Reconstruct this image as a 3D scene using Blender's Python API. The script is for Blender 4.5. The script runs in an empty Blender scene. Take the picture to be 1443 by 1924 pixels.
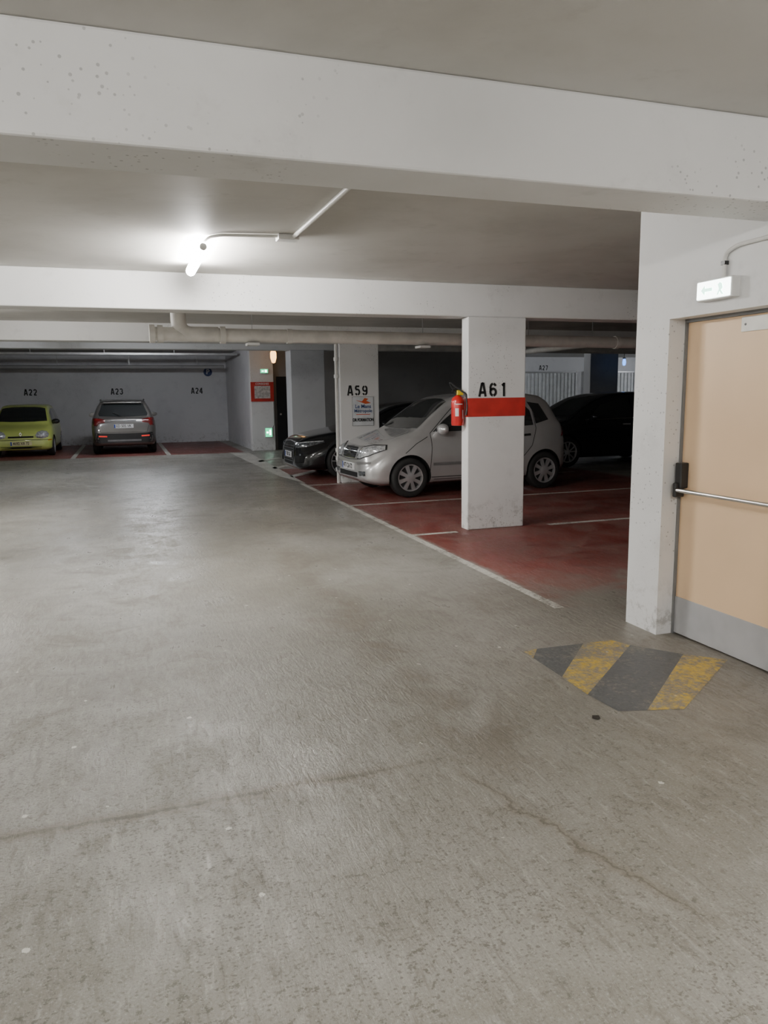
import bpy, bmesh, math, numpy as np
from math import pi, sin, cos, radians
from mathutils import Vector, Matrix
from mathutils.bvhtree import BVHTree
S=bpy.context.scene; COL=S.collection

# ------------------------------------------------------------ node helpers
def N(nt,t,**k):
    n=nt.nodes.new(t)
    for a,b in k.items(): setattr(n,a,b)
    return n
def setin(nt,sock,v):
    if isinstance(v,bpy.types.NodeSocket): nt.links.new(v,sock)
    else: sock.default_value=v
def M(nt,op,a,b=0.0,clamp=False):
    n=N(nt,'ShaderNodeMath',operation=op); n.use_clamp=clamp
    setin(nt,n.inputs[0],a); setin(nt,n.inputs[1],b); return n.outputs[0]
def SS(nt,v,a,b,lo=0.,hi=1.):
    n=N(nt,'ShaderNodeMapRange',interpolation_type='SMOOTHSTEP')
    setin(nt,n.inputs[0],v); n.inputs[1].default_value=a; n.inputs[2].default_value=b
    n.inputs[3].default_value=lo; n.inputs[4].default_value=hi; return n.outputs[0]
def MIX(nt,f,a,b,mode='MIX'):
    n=N(nt,'ShaderNodeMix',data_type='RGBA',blend_type=mode)
    setin(nt,n.inputs[0],f)
    for s,v in ((n.inputs[6],a),(n.inputs[7],b)):
        if isinstance(v,bpy.types.NodeSocket): nt.links.new(v,s)
        else: s.default_value=(v[0],v[1],v[2],1)
    return n.outputs[2]
def NOI(nt,vec,scale,detail=4,rough=.55,dist=0.):
    n=N(nt,'ShaderNodeTexNoise'); n.inputs['Scale'].default_value=scale; n.inputs['Detail'].default_value=min(detail,5)
    n.inputs['Roughness'].default_value=rough; n.inputs['Distortion'].default_value=dist
    if vec is not None: nt.links.new(vec,n.inputs['Vector'])
    return n.outputs[0]
def MAP(nt,vec,scale=(1,1,1),rot=(0,0,0),loc=(0,0,0)):
    n=N(nt,'ShaderNodeMapping'); nt.links.new(vec,n.inputs[0]); n.inputs['Scale'].default_value=scale
    n.inputs['Rotation'].default_value=rot; n.inputs['Location'].default_value=loc; return n.outputs[0]
def newmat(name):
    m=bpy.data.materials.new(name); m.use_nodes=True; nt=m.node_tree
    return m,nt,nt.nodes['Principled BSDF']
def mat(name,c,rough=.5,metal=0.,var=.08,scale=6.,bump=0.,em=0.,emc=None,coat=0.,spec=None,grime=0.):
    m,nt,b=newmat(name)
    tc=N(nt,'ShaderNodeTexCoord').outputs['Object']
    n=NOI(nt,tc,scale,2)
    dark=[x*(1-var) for x in c]; lite=[min(1,x*(1+var)) for x in c]
    col=MIX(nt,SS(nt,n,.3,.7),dark,lite)
    if grime>0:
        g=NOI(nt,tc,scale*.4,5,.7); col=MIX(nt,SS(nt,g,.52,.75,0,grime),col,[x*.45 for x in c])
    nt.links.new(col,b.inputs['Base Color'])
    b.inputs['Roughness'].default_value=rough; b.inputs['Metallic'].default_value=metal
    if coat: b.inputs['Coat Weight'].default_value=coat; b.inputs['Coat Roughness'].default_value=.05
    if spec is not None: b.inputs['Specular IOR Level'].default_value=spec
    if em>0:
        e=emc or c; b.inputs['Emission Color'].default_value=(e[0],e[1],e[2],1); b.inputs['Emission Strength'].default_value=em
    return m

def concrete(nt):
    P=N(nt,'ShaderNodeNewGeometry').outputs['Position']
    sx=N(nt,'ShaderNodeSeparateXYZ'); nt.links.new(P,sx.inputs[0]); X,Y=sx.outputs[0],sx.outputs[1]
    big=NOI(nt,P,.55,4,.6,.4); mid=NOI(nt,P,2.6,5,.65,.8); fine=NOI(nt,P,36,5,.72,.2); fin2=NOI(nt,P,110,3,.7)
    col=MIX(nt,SS(nt,big,.35,.68),(.225,.212,.180),(.325,.315,.283))
    col=MIX(nt,SS(nt,mid,.5,.70,0,.55),col,(.172,.156,.126))
    col=MIX(nt,SS(nt,mid,.26,.45,.5,0),col,(.40,.39,.36))
    sw=NOI(nt,MAP(nt,P,(30,7,1),(0,0,.6)),1.,5,.65,.9)
    near=SS(nt,Y,2.2,7.0,1.,.15)
    col=MIX(nt,M(nt,'MULTIPLY',SS(nt,sw,.54,.66,0,.42),near),col,(.12,.108,.086))
    col=MIX(nt,M(nt,'MULTIPLY',SS(nt,sw,.44,.32,0,.40),near),col,(.45,.43,.39))
    pitn=SS(nt,fine,.565,.595)
    pit=M(nt,'MULTIPLY',pitn,SS(nt,mid,.38,.54))
    col=MIX(nt,M(nt,'MULTIPLY',M(nt,'MULTIPLY',pit,near),.7),col,(.095,.086,.068))
    v=N(nt,'ShaderNodeTexVoronoi'); v.inputs['Scale'].default_value=44; nt.links.new(MAP(nt,P,(1,1.5,1),(0,0,.5)),v.inputs['Vector'])
    vp=M(nt,'MULTIPLY',SS(nt,M(nt,'ADD',v.outputs['Distance'],M(nt,'MULTIPLY',fine,.3)),.44,.34),SS(nt,big,.42,.54))
    col=MIX(nt,M(nt,'MULTIPLY',M(nt,'MULTIPLY',vp,near),.6),col,(.10,.092,.073))
    col=MIX(nt,M(nt,'MULTIPLY',SS(nt,fin2,.54,.68,0,.55),near),col,(.105,.097,.078))
    col=MIX(nt,M(nt,'MULTIPLY',SS(nt,fin2,.45,.32,0,.45),near),col,(.48,.47,.44))
    v2=N(nt,'ShaderNodeTexVoronoi'); v2.inputs['Scale'].default_value=4.3; nt.links.new(P,v2.inputs['Vector'])
    chip=SS(nt,M(nt,'ADD',v2.outputs['Distance'],M(nt,'MULTIPLY',M(nt,'SUBTRACT',fine,.5),.16)),.052,.042)
    col=MIX(nt,chip,col,(.66,.65,.60))
    w1=M(nt,'MULTIPLY',M(nt,'SUBTRACT',mid,.5),.09)
    yy=M(nt,'ADD',M(nt,'ADD',Y,w1),M(nt,'MULTIPLY',M(nt,'SUBTRACT',fine,.5),.06))
    j1=M(nt,'ABSOLUTE',M(nt,'SUBTRACT',yy,2.78))
    ext=SS(nt,X,1.3,.6)
    j1m=M(nt,'MULTIPLY',M(nt,'MULTIPLY',SS(nt,j1,.018,.004),ext),SS(nt,mid,.38,.5,.3,1.))
    halo=M(nt,'MULTIPLY',SS(nt,j1,.08,.0,0,.6),ext)
    d=M(nt,'ADD',M(nt,'MULTIPLY',X,.95),M(nt,'MULTIPLY',Y,.30)); w2=M(nt,'ADD',M(nt,'MULTIPLY',M(nt,'SUBTRACT',mid,.5),.22),M(nt,'MULTIPLY',M(nt,'SUBTRACT',fine,.5),.05))
    j2=M(nt,'ABSOLUTE',M(nt,'SUBTRACT',M(nt,'ADD',d,w2),1.95))
    j2w=M(nt,'MULTIPLY',SS(nt,Y,2.75,2.5),SS(nt,Y,1.5,1.75))
    j2m=M(nt,'MULTIPLY',SS(nt,j2,.009,.002,0,.8),j2w)
    halo=M(nt,'MAXIMUM',halo,M(nt,'MULTIPLY',SS(nt,j2,.05,.0,0,.4),j2w))
    tr=M(nt,'ABSOLUTE',M(nt,'SUBTRACT',M(nt,'ADD',X,M(nt,'MULTIPLY',M(nt,'SUBTRACT',big,.5),1.2)),1.35))
    trm=M(nt,'MULTIPLY',M(nt,'MULTIPLY',SS(nt,tr,.25,.0,0,.6),SS(nt,mid,.38,.55)),M(nt,'MULTIPLY',SS(nt,Y,9.,6.),SS(nt,Y,2.2,3.0)))
    col=MIX(nt,halo,col,(.145,.12,.085)); col=MIX(nt,trm,col,(.145,.122,.094))
    ew=SS(nt,X,1.7,3.1,0,.6); col=MIX(nt,M(nt,'MULTIPLY',ew,SS(nt,Y,6.3,5.0)),col,(.155,.135,.108))
    crack=M(nt,'MAXIMUM',j1m,j2m)
    col=MIX(nt,M(nt,'MULTIPLY',crack,.7),col,(.07,.058,.04))
    rough=SS(nt,M(nt,'ADD',M(nt,'MULTIPLY',mid,.6),M(nt,'MULTIPLY',sw,.4)),.35,.66,.26,.55)
    h=M(nt,'SUBTRACT',M(nt,'MULTIPLY',sw,.9),M(nt,'MULTIPLY',fine,.6))
    bn=N(nt,'ShaderNodeBump'); bn.inputs['Distance'].default_value=.007; nt.links.new(h,bn.inputs['Height'])
    nt.links.new(SS(nt,Y,2.5,10.,.75,.12),bn.inputs['Strength'])
    return P,X,Y,col,rough,bn.outputs[0],fine,mid,big
def floor_mat():
    m,nt,b=newmat('floor_concrete')
    P,X,Y,col,rough,nrm,fine,mid,big=concrete(nt)
    wob=M(nt,'MULTIPLY',M(nt,'SUBTRACT',mid,.5),.25)
    Yw=M(nt,'ADD',Y,M(nt,'MULTIPLY',M(nt,'SUBTRACT',mid,.5),2.2)); Xw=M(nt,'ADD',X,wob)
    r1=M(nt,'MULTIPLY',SS(nt,Xw,2.93,3.02),M(nt,'MULTIPLY',SS(nt,Yw,4.5,5.9),SS(nt,Y,16.2,16.0)))
    r1=M(nt,'MULTIPLY',r1,SS(nt,X,9.0,8.6))
    r2=M(nt,'MULTIPLY',SS(nt,Y,21.55,21.7),SS(nt,X,3.2,3.1))
    red=M(nt,'MAXIMUM',r1,r2)
    wear=SS(nt,M(nt,'ADD',M(nt,'MULTIPLY',mid,.5),M(nt,'MULTIPLY',fine,.5)),.42,.62,1.,.62)
    rc=MIX(nt,SS(nt,big,.3,.7),(.135,.026,.020),(.235,.046,.035))
    col=MIX(nt,M(nt,'MULTIPLY',red,wear),col,rc)
    rough=M(nt,'ADD',rough,M(nt,'MULTIPLY',red,.08))
    nt.links.new(col,b.inputs['Base Color']); nt.links.new(rough,b.inputs['Roughness']); nt.links.new(nrm,b.inputs['Normal'])
    return m
def paint_mat(name,c,wlo,whi,rough=.5):
    m,nt,b=newmat(name)
    P,X,Y,col,r,nrm,fine,mid,big=concrete(nt)
    k=M(nt,'ADD',M(nt,'MULTIPLY',mid,.45),M(nt,'MULTIPLY',NOI(nt,P,30,5,.75),.55))
    wear=SS(nt,k,wlo,whi,1.,0.)
    c2=MIX(nt,SS(nt,fine,.45,.6,0,.45),c,[x*.55 for x in c])
    col=MIX(nt,M(nt,'MULTIPLY',wear,.90),col,c2)
    nt.links.new(col,b.inputs['Base Color']); b.inputs['Roughness'].default_value=rough; nt.links.new(nrm,b.inputs['Normal'])
    return m
def wall_mat(name,c,c2,blot=.5,bump=.15,pits=True,scuff=True):
    m,nt,b=newmat(name)
    P=N(nt,'ShaderNodeNewGeometry').outputs['Position']
    sx=N(nt,'ShaderNodeSeparateXYZ'); nt.links.new(P,sx.inputs[0]); Z=sx.outputs[2]
    a=NOI(nt,P,.8,5,.6,.3); n3=NOI(nt,P,3.,5,.7)
    col=MIX(nt,SS(nt,a,.4,.72,0,blot),c,c2)
    col=MIX(nt,SS(nt,n3,.55,.75,0,.35),col,[x*.8 for x in c2])
    if pits:
        v=N(nt,'ShaderNodeTexVoronoi'); v.inputs['Scale'].default_value=30; nt.links.new(P,v.inputs['Vector'])
        pm=M(nt,'MULTIPLY',SS(nt,M(nt,'ADD',v.outputs['Distance'],M(nt,'MULTIPLY',n3,.2)),.30,.24),SS(nt,a,.52,.60))
        col=MIX(nt,M(nt,'MULTIPLY',pm,.65),col,[x*.35 for x in c])
    if scuff:
        sc=M(nt,'MULTIPLY',SS(nt,Z,.45,.02),SS(nt,NOI(nt,P,9,5,.75),.50,.64))
        col=MIX(nt,M(nt,'MULTIPLY',sc,.6),col,(.22,.21,.19))
    nt.links.new(col,b.inputs['Base Color']); b.inputs['Roughness'].default_value=.6
    bn=N(nt,'ShaderNodeBump'); bn.inputs['Strength'].default_value=bump; bn.inputs['Distance'].default_value=.012
    nt.links.new(n3,bn.inputs['Height']); nt.links.new(bn.outputs[0],b.inputs['Normal'])
    return m

MW=wall_mat('white_paint',(.75,.75,.745),(.61,.605,.59),.5)
MB=wall_mat('beam_paint',(.76,.76,.755),(.63,.625,.61),.45,.25,True,False)
MC=wall_mat('ceiling_paint',(.55,.535,.50),(.41,.395,.36),.7,.2,False,False)
MBK=wall_mat('back_wall_paint',(.64,.64,.65),(.50,.50,.52),.6)
MG=wall_mat('grey_concrete',(.36,.355,.35),(.26,.26,.26),.6,.15,False,False)
MF=floor_mat()
MLINE=paint_mat('white_line_paint',(.66,.64,.58),.48,.60)
MYEL=paint_mat('yellow_floor_paint',(.60,.40,.04),.42,.57)
MDK=paint_mat('dark_grey_floor_paint',(.090,.095,.10),.50,.66)
MRED=mat('red_band_paint',(.50,.030,.022),.5,var=.12,grime=.15)
MBLK=mat('black_stencil',(.012,.012,.012),.6)
MDOOR=mat('beige_door_paint',(.76,.54,.33),.45,var=.03,scale=2)
MKICK=mat('kick_plate_grey',(.38,.38,.385),.5,var=.06)
MFRAME=mat('door_frame_grey',(.20,.20,.20),.5)
MBLKP=mat('black_plastic',(.015,.015,.016),.35)
MSTEEL=mat('brushed_steel',(.60,.59,.57),.3,1.)
MGALV=mat('galvanised_metal',(.5,.5,.5),.45,.7)
MPVC=mat('pvc_pipe_grey',(.74,.72,.68),.5,var=.08,grime=.2)
MCOND=mat('white_conduit',(.66,.65,.62),.5)
MGLASS=mat('car_glass_dark',(.018,.021,.022),.04,spec=.9,coat=.6)
MTYRE=mat('tyre_rubber',(.016,.016,.016),.75,scale=20)
MUNDER=mat('wheel_well_black',(.006,.006,.006),.9)
MCHR=mat('chrome',(.75,.75,.75),.12,1.)
MRIM=mat('alloy_rim_silver',(.50,.50,.51),.32,.6)
MRIMD=mat('rim_dark_recess',(.02,.02,.02),.6)
MLENS=mat('headlight_lens',(.60,.62,.64),.08,.35,coat=1.,var=.35,scale=30)
MLENSD=mat('headlight_lens_dark',(.10,.11,.12),.06,.3,coat=1.,var=.5,scale=25)
MTAIL=mat('tail_light_red',(.14,.008,.008),.2,coat=.6,var=.2)
MPLW=mat('plate_white',(.74,.74,.74),.4)
MPLY=mat('plate_pale_yellow',(.68,.65,.36),.4)
MEURO=mat('plate_blue',(.02,.06,.35),.4)
MLAMP=mat('lamp_diffuser_lit',(1,1,1),.5,em=265.,emc=(1.,.975,.94),var=0)
MLAMPW=mat('lamp_diffuser_cool',(1,1,1),.5,em=150.,emc=(.90,.94,1.),var=0)
MEXIT=mat('exit_lamp_face',(.9,.95,.92),.4,em=9.,emc=(.92,1.,.96),var=.02)
MEXITG=mat('exit_lamp_mark',(.5,.9,.7),.4,em=4.,emc=(.5,.95,.75),var=.02)
MWPL=mat('white_plastic',(.68,.68,.66),.4)
MYP=mat('yellow_plastic',(.70,.50,.02),.4)

# ------------------------------------------------------------ object helpers
def link(o,parent=None):
    COL.objects.link(o)
    if parent is not None: o.parent=parent
    return o
def lab(o,label,cat,group=None):
    o['label']=label; o['category']=cat
    if group: o['group']=group
    return o
def struct(o): o['kind']='structure'; return o
def empty(name,loc=(0,0,0),rz=0.,label=None,cat=None,group=None):
    o=bpy.data.objects.new(name,None); o.location=loc; o.rotation_euler=(0,0,rz); o.empty_display_size=.1; link(o)
    if label: lab(o,label,cat,group)
    return o
def mesh(name,vs,fs,mats,parent=None,smooth=False,mi=None,loc=None):
    me=bpy.data.meshes.new(name); me.from_pydata([tuple(v) for v in vs],[],fs)
    if not isinstance(mats,(list,tuple)): mats=[mats]
    for m in mats: me.materials.append(m)
    bm=bmesh.new(); bm.from_mesh(me); bmesh.ops.recalc_face_normals(bm,faces=bm.faces); bm.to_mesh(me); bm.free()
    if mi:
        for p,i in zip(me.polygons,mi): p.material_index=i
    if smooth:
        for p in me.polygons: p.use_smooth=True
    me.update()
    o=bpy.data.objects.new(name,me)
    if loc: o.location=loc
    return link(o,parent)
BF=[(0,3,2,1),(4,5,6,7),(0,1,5,4),(1,2,6,5),(2,3,7,6),(3,0,4,7)]
def boxes(name,bl,m,parent=None,bevel=0.,loc=None,mi=None):
    vs=[];fs=[];mm=[]
    for k,(x0,x1,y0,y1,z0,z1) in enumerate(bl):
        b=len(vs); vs+=[(x0,y0,z0),(x1,y0,z0),(x1,y1,z0),(x0,y1,z0),(x0,y0,z1),(x1,y0,z1),(x1,y1,z1),(x0,y1,z1)]
        fs+=[tuple(b+i for i in f) for f in BF]; mm+=[(mi[k] if mi else 0)]*6
    o=mesh(name,vs,fs,m,parent,mi=mm,loc=loc)
    if bevel>0:
        bv=o.modifiers.new('b','BEVEL'); bv.width=bevel; bv.segments=2; bv.limit_method='ANGLE'
    return o
def box(name,x0,x1,y0,y1,z0,z1,m,parent=None,bevel=0.,loc=None): return boxes(name,[(x0,x1,y0,y1,z0,z1)],m,parent,bevel,loc)
def revolve(name,prof,m,parent=None,loc=(0,0,0),axis='Z',segs=32,rot=None,cap=True):
    vs=[];fs=[]
    for (r,z) in prof:
        for i in range(segs):
            a=2*pi*i/segs
            if axis=='Z': vs.append((r*cos(a),r*sin(a),z))
            elif axis=='Y': vs.append((r*cos(a),z,r*sin(a)))
            else: vs.append((z,r*cos(a),r*sin(a)))
    for k in range(len(prof)-1):
        for i in range(segs):
            j=(i+1)%segs; fs.append((k*segs+i,k*segs+j,(k+1)*segs+j,(k+1)*segs+i))
    if cap:
        fs.append(tuple(range(segs))); fs.append(tuple((len(prof)-1)*segs+i for i in range(segs)))
    o=mesh(name,vs,fs,m,parent,smooth=True,loc=loc)
    e=o.modifiers.new('es','EDGE_SPLIT'); e.split_angle=radians(40)
    if rot: o.rotation_euler=rot
    return o
def tomesh(o,name,parent,loc=(0,0,0),rot=(0,0,0)):
    bpy.context.view_layer.update()
    dg=bpy.context.evaluated_depsgraph_get(); me=bpy.data.meshes.new_from_object(o.evaluated_get(dg))
    bpy.data.objects.remove(o,do_unlink=True)
    n=bpy.data.objects.new(name,me); n.location=loc; n.rotation_euler=rot; return link(n,parent)
def tube(name,pts,r,m,parent=None,fil=0.,res=6):
    P=[Vector(p) for p in pts]; out=[P[0]]
    for i in range(1,len(P)-1):
        if fil>0:
            a=(P[i-1]-P[i]).normalized(); b=(P[i+1]-P[i]).normalized()
            p0=P[i]+a*fil; p1=P[i]+b*fil
            for t in range(9):
                t/=8; out.append(p0*(1-t)**2+P[i]*2*t*(1-t)+p1*t*t)
        else: out.append(P[i])
    out.append(P[-1])
    cu=bpy.data.curves.new(name,'CURVE'); cu.dimensions='3D'; cu.bevel_depth=r; cu.bevel_resolution=res; cu.use_fill_caps=True
    s=cu.splines.new('POLY'); s.points.add(len(out)-1)
    for p,q in zip(s.points,out): p.co=(q[0],q[1],q[2],1)
    o=bpy.data.objects.new('tmpc',cu); cu.materials.append(m); COL.objects.link(o)
    n=tomesh(o,name,parent)
    for p in n.data.polygons: p.use_smooth=True
    return n
def text(name,s,size,m,loc,rz=0.,parent=None,sx=1.,off=.0,ext=.001,sp=1.):
    cu=bpy.data.curves.new(name,'FONT'); cu.body=s; cu.size=size; cu.align_x='CENTER'; cu.align_y='CENTER'; cu.offset=off; cu.extrude=ext
    cu.space_character=sp; cu.materials.append(m)
    o=bpy.data.objects.new('tmpt',cu); COL.objects.link(o)
    n=tomesh(o,name,parent,loc,(pi/2,0,rz)); n.scale=(sx,1,1); return n
# stencil characters: polylines in a cell 1 wide x 1.5 tall
def arc(cx,cy,rx,ry,a0,a1,n=16): return [(cx+rx*cos(radians(a0+(a1-a0)*i/n)),cy+ry*sin(radians(a0+(a1-a0)*i/n))) for i in range(n+1)]
SIX=[arc(.5,1.0,.37,.38,82,22,8),arc(.5,1.0,.37,.38,98,180,8)+[(.13,.52)]+arc(.5,.48,.37,.36,180,262,8),arc(.5,.48,.37,.36,-82,150,20)]
GL={'A':[[(.06,0),(.42,1.5)],[(.94,0),(.58,1.5)],[(.24,.45),(.76,.45)],[(.40,1.42),(.60,1.42)]],
 '6':SIX,'9':[[(1-x,1.5-y) for x,y in l] for l in SIX],
 '1':[[(.55,0),(.55,1.5)],[(.55,1.40),(.26,1.18)]],
 '5':[[(.17,.92),(.17,1.38)],[(.14,1.38),(.86,1.38)],arc(.48,.52,.38,.40,125,-80,20),arc(.48,.52,.38,.40,-98,-155,6),[(.17,.92),(.30,.86)]],
 '2':[arc(.5,1.02,.37,.36,165,0,16)+[(.80,.80),(.16,.16)],[(.10,.12),(.92,.12)]],
 '3':[arc(.48,1.07,.34,.31,160,-75,16),arc(.48,.47,.38,.35,75,-160,16)],
 '4':[[(.72,0),(.72,1.5)],[(.66,1.42),(.08,.52)],[(.05,.42),(1,.42)]],
 '7':[[(.05,1.38),(.95,1.38)],[(.88,1.34),(.38,0)]]}
def stencil(name,s,h,m,loc,parent=None,wf=.55,gap=.35,th=.24,rz=0.):
    k=h/1.5; w=wf/ .62*k*.9; vs=[];fs=[]; n=len(s); tot=n*w+(n-1)*gap*k
    for i,ch in enumerate(s):
        ox=-tot/2+i*(w+gap*k)
        for ln in GL[ch]:
            P=[Vector((ox+a*w,b*k)) for a,b in ln]; base=len(vs)
            for j,p in enumerate(P):
                d=(P[min(j+1,len(P)-1)]-P[max(j-1,0)]).normalized(); t=Vector((-d.y,d.x))*th*k/2
                vs+=[((p-t).x,0,(p-t).y),((p+t).x,0,(p+t).y)]
            for j in range(len(P)-1): q=base+2*j; fs.append((q,q+2,q+3,q+1))
    o=mesh(name,vs,fs,m,parent,loc=loc); o.rotation_euler=(0,0,rz); return o

# ------------------------------------------------------------ SHELL
XL=-7.5; XR=24.; YN=-4.; YB=27.8
struct(box('floor',XL-.2,XR+.2,YN-.2,YB+.2,-.15,0,MF))
struct(box('ceiling',XL-.2,XR+.2,YN-.2,13.0,2.76,2.95,MC))
struct(box('ceiling',XL-.2,XR+.2,13.0,YB+.2,3.05,3.2,MG))
struct(box('wall_left',XL-.2,XL,YN,YB,0,3.05,MW))
struct(box('wall_near',XL,XR,YN-.2,YN,0,2.76,MW))
struct(box('wall_right',XR,XR+.2,YN,YB,0,3.05,MG))
struct(box('wall_back',XL,XR,YB,YB+.2,0,3.05,MBK))
struct(box('wall_bay',3.50,3.72,22.3,YB,0,3.05,MBK))
struct(box('wall_inner',4.13,11.2,22.25,22.5,0,3.05,MG))
struct(boxes('wall_stair',[(3.15,3.45,3.84,4.15,0,2.76),(3.15,3.45,2.86,3.84,1.985,2.76),(3.15,3.45,YN,2.86,0,2.76),(3.45,12.,4.0,4.15,0,2.76)],MW))

# door
dr=empty('door_1',(3.27,3.84,0)); struct(dr)
box('door_leaf',.012,.055,-.955,-.012,.012,1.965,MDOOR,dr,.003)
boxes('door_frame',[(-.004,.06,-.012,0,0,1.985),(-.004,.06,-.98,-.955,0,1.985),(-.004,.06,-.955,-.012,1.965,1.985)],MFRAME,dr)
kp=box('kick_plate',.006,.014,-.955,-.014,.012,.25,MKICK,dr,.001)
lc=box('lock_case',-.045,.014,-.075,-.018,.955,1.115,MBLKP,dr,.008)
box('lock_case',-.07,.0,-.06,-.03,.90,.99,MBLKP,dr,.008)
tube('push_bar',[(-.055,-.03,.945),(-.055,-.93,.945)],.013,MSTEEL,dr)
box('lock_case',-.06,.014,-.945,-.90,.87,1.03,MBLKP,dr,.008)
box('label_plate',.004,.013,-.72,-.44,1.875,1.955,mat('pale_label',(.80,.79,.74),.5),dr,.002)
for y in (-.47,-.69): revolve('rivet',[(.001,-.004),(.006,-.003),(.007,.0)],MFRAME,dr,(.004,y,1.915),'X',10)

# beams
for (y0,y1,z0,z1,x0) in ((2.82,3.15,2.40,2.76,XL),(7.75,8.05,2.405,2.76,XL),(12.95,13.35,2.47,3.05,XL),(18.3,18.7,2.68,3.05,XL)):
    x1=3.15 if y0<3 else XR
    b=box('ceiling_beam',x0,x1,y0,y1,z0,z1,MB,None,.012); struct(b); b.name='trim_1'
for i,(x,y,r) in enumerate(((.96,1.87,.018),(.99,2.13,.014),(2.73,1.8,.008))):
    o=revolve('ceiling_bolt',[(0.001,-.012),(r*.7,-.01),(r,0),(r*.9,.004)],MWPL,None,(x,y,2.757),segs=12)
    lab(o,'small white painted bolt head on the ceiling','bolt','ceiling bolts')

# ------------------------------------------------------------ PILLARS
def pillar(x0,x1,y0,y1,h,label,m=MW):
    e=empty('concrete_pillar',((x0+x1)/2,y0,0),0,label,'pillar')
    box('shaft',-(x1-x0)/2,(x1-x0)/2,0,y1-y0,0,h,m,e,.012); return e
pA=pillar(3.65,4.38,7.75,7.92,2.405,'white concrete pillar with a red band and black number A61')
boxes('red_band',[(-.3665,.3665,-.0015,.1715,1.30,1.51)],MRED,pA)
stencil('painted_number','A61',.155,MBLK,(-.05,-.003,1.525),pA,wf=.60,gap=.42,th=.27)
pB=pillar(3.61,4.34,12.95,13.15,2.47,'white concrete pillar with black number A59 and a small sign plate')
stencil('painted_number','A59',.175,MBLK,(-.04,-.003,1.56),pB,wf=.56,gap=.36,th=.27)
pC=pillar(3.87,4.72,18.3,18.9,2.68,'plain pale grey concrete pillar further down the aisle',MBK)
pD=pillar(3.45,4.13,22.0,22.3,3.05,'white concrete pillar carrying a red framed safety notice')
pE=pillar(14.9,16.0,22.,22.4,3.05,'grey concrete pillar standing before the garage doors',MG)
sg=empty('sign_plate',(4.03,12.948,1.28),0,'white sign plate with bird logo reading Le Mans Metropole DR FORMATION','sign')
box('backing',-.203,.203,-.008,0,-.260,.260,MFRAME,sg,.002)
box('plate',-.195,.195,-.012,-.006,-.255,.255,mat('sign_white',(.64,.66,.68),.4),sg,.002)
MT1=mat('sign_blue_text',(.02,.06,.20),.5); MT2=mat('sign_orange',(.65,.10,.03),.5)
text('lettering','Le Mans',.095,MT1,(0,-.0145,.085),0,sg,.95,.0012)
text('lettering','Métropole',.080,MT1,(0,-.0145,.005),0,sg,.98,.0012)
text('lettering','DR FORMATION',.075,MBLK,(0,-.0145,-.155),0,sg,.70,.0035)
mesh('bird_logo',[(-.14,-.0145,.20),(-.02,-.0145,.175),(.03,-.0145,.235),(.10,-.0145,.22),(.06,-.0145,.185),(.15,-.0145,.145),(.04,-.0145,.13),(-.01,-.0145,.15)],[(0,1,2,3,4,5,6,7)],MT2,sg)
box('underline',-.13,.13,-.0145,-.0125,-.062,-.050,MT2,sg)
nt_=empty('safety_notice',(3.79,21.998,1.71),0,'red framed safety notice board with white paper on the pillar','notice')
box('frame',-.335,.335,-.02,0,-.28,.28,MRED,nt_,.003)
box('paper',-.23,.23,-.024,-.02,-.19,.17,mat('notice_paper',(.5,.48,.46),.5,var=.3,scale=18),nt_)
text('lettering','CONSIGNES',.08,MPLW,(0,-.0225,.225),0,nt_,.9,.001)
MGR=mat('exit_green_glow',(.02,.45,.18),.4,em=1.6,emc=(.05,.9,.4))
def exitbox(x,y,z,w,h,l):
    e=empty('exit_sign',(x,y,z),0,l,'sign')
    box('housing',-w/2,w/2,-.06,0,-h/2,h/2,MWPL,e,.006)
    box('green_panel',-w*.44,w*.44,-.064,-.06,-h*.42,h*.42,MGR,e)
    box('arrow_mark',-w*.30,-w*.05,-.067,-.064,-h*.08,h*.08,MEXIT,e); box('arrow_mark',w*.08,w*.3,-.067,-.064,-h*.25,h*.25,MEXIT,e)
exitbox(3.86,22.0,2.30,.24,.13,'small lit green exit sign high on the pillar')
exitbox(3.93,22.0,.53,.22,.30,'lit green emergency box low on the pillar')
cb=tube('cable_run',[(4.05,21.99,.68),(4.10,21.99,.76),(4.10,21.99,1.40)],.010,MGALV,None,.03); lab(cb,'grey cable conduit running up the pillar','conduit')
ol=empty('warning_lamp',(4.0,21.2,2.66),0,'small orange glowing warning lamp hung from the ceiling','lamp')
revolve('lamp_shade',[(.001,-.17),(.05,-.15),(.085,-.02),(.085,.12),(.06,.16)],mat('orange_lens',(.8,.3,.05),.4,em=5.,emc=(1.,.50,.16)),ol,segs=20)
revolve('base',[(.08,.16),(.08,.20),(.02,.22),(.02,.395)],MWPL,ol,segs=16)
bl=empty('beacon_lamp',(15.72,21.3,2.53),0,'small blue glowing lamp hung from the ceiling','lamp')
revolve('lamp_shade',[(.001,-.10),(.04,-.09),(.06,0),(.04,.12)],mat('blue_lens',(.10,.25,.9),.4,em=3.,emc=(.12,.35,1.)),bl,segs=16)
revolve('base',[(.05,.12),(.05,.16),(.012,.17),(.012,.525)],MWPL,bl,segs=12)
dd=empty('door_2',(4.75,22.25,0)); struct(dd)
box('door_leaf',-.5,.5,-.05,-.005,0,2.15,mat('doorway_darkness',(.012,.012,.014),.5),dd,.004)  # near-black leaf stands in for the darkness of the doorway
revolve('door_knob',[(.001,0),(.03,.01),(.03,.03),(.01,.04),(.01,.06)],MSTEEL,dd,(-.4,-.11,1.05),'Y',12)

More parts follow.
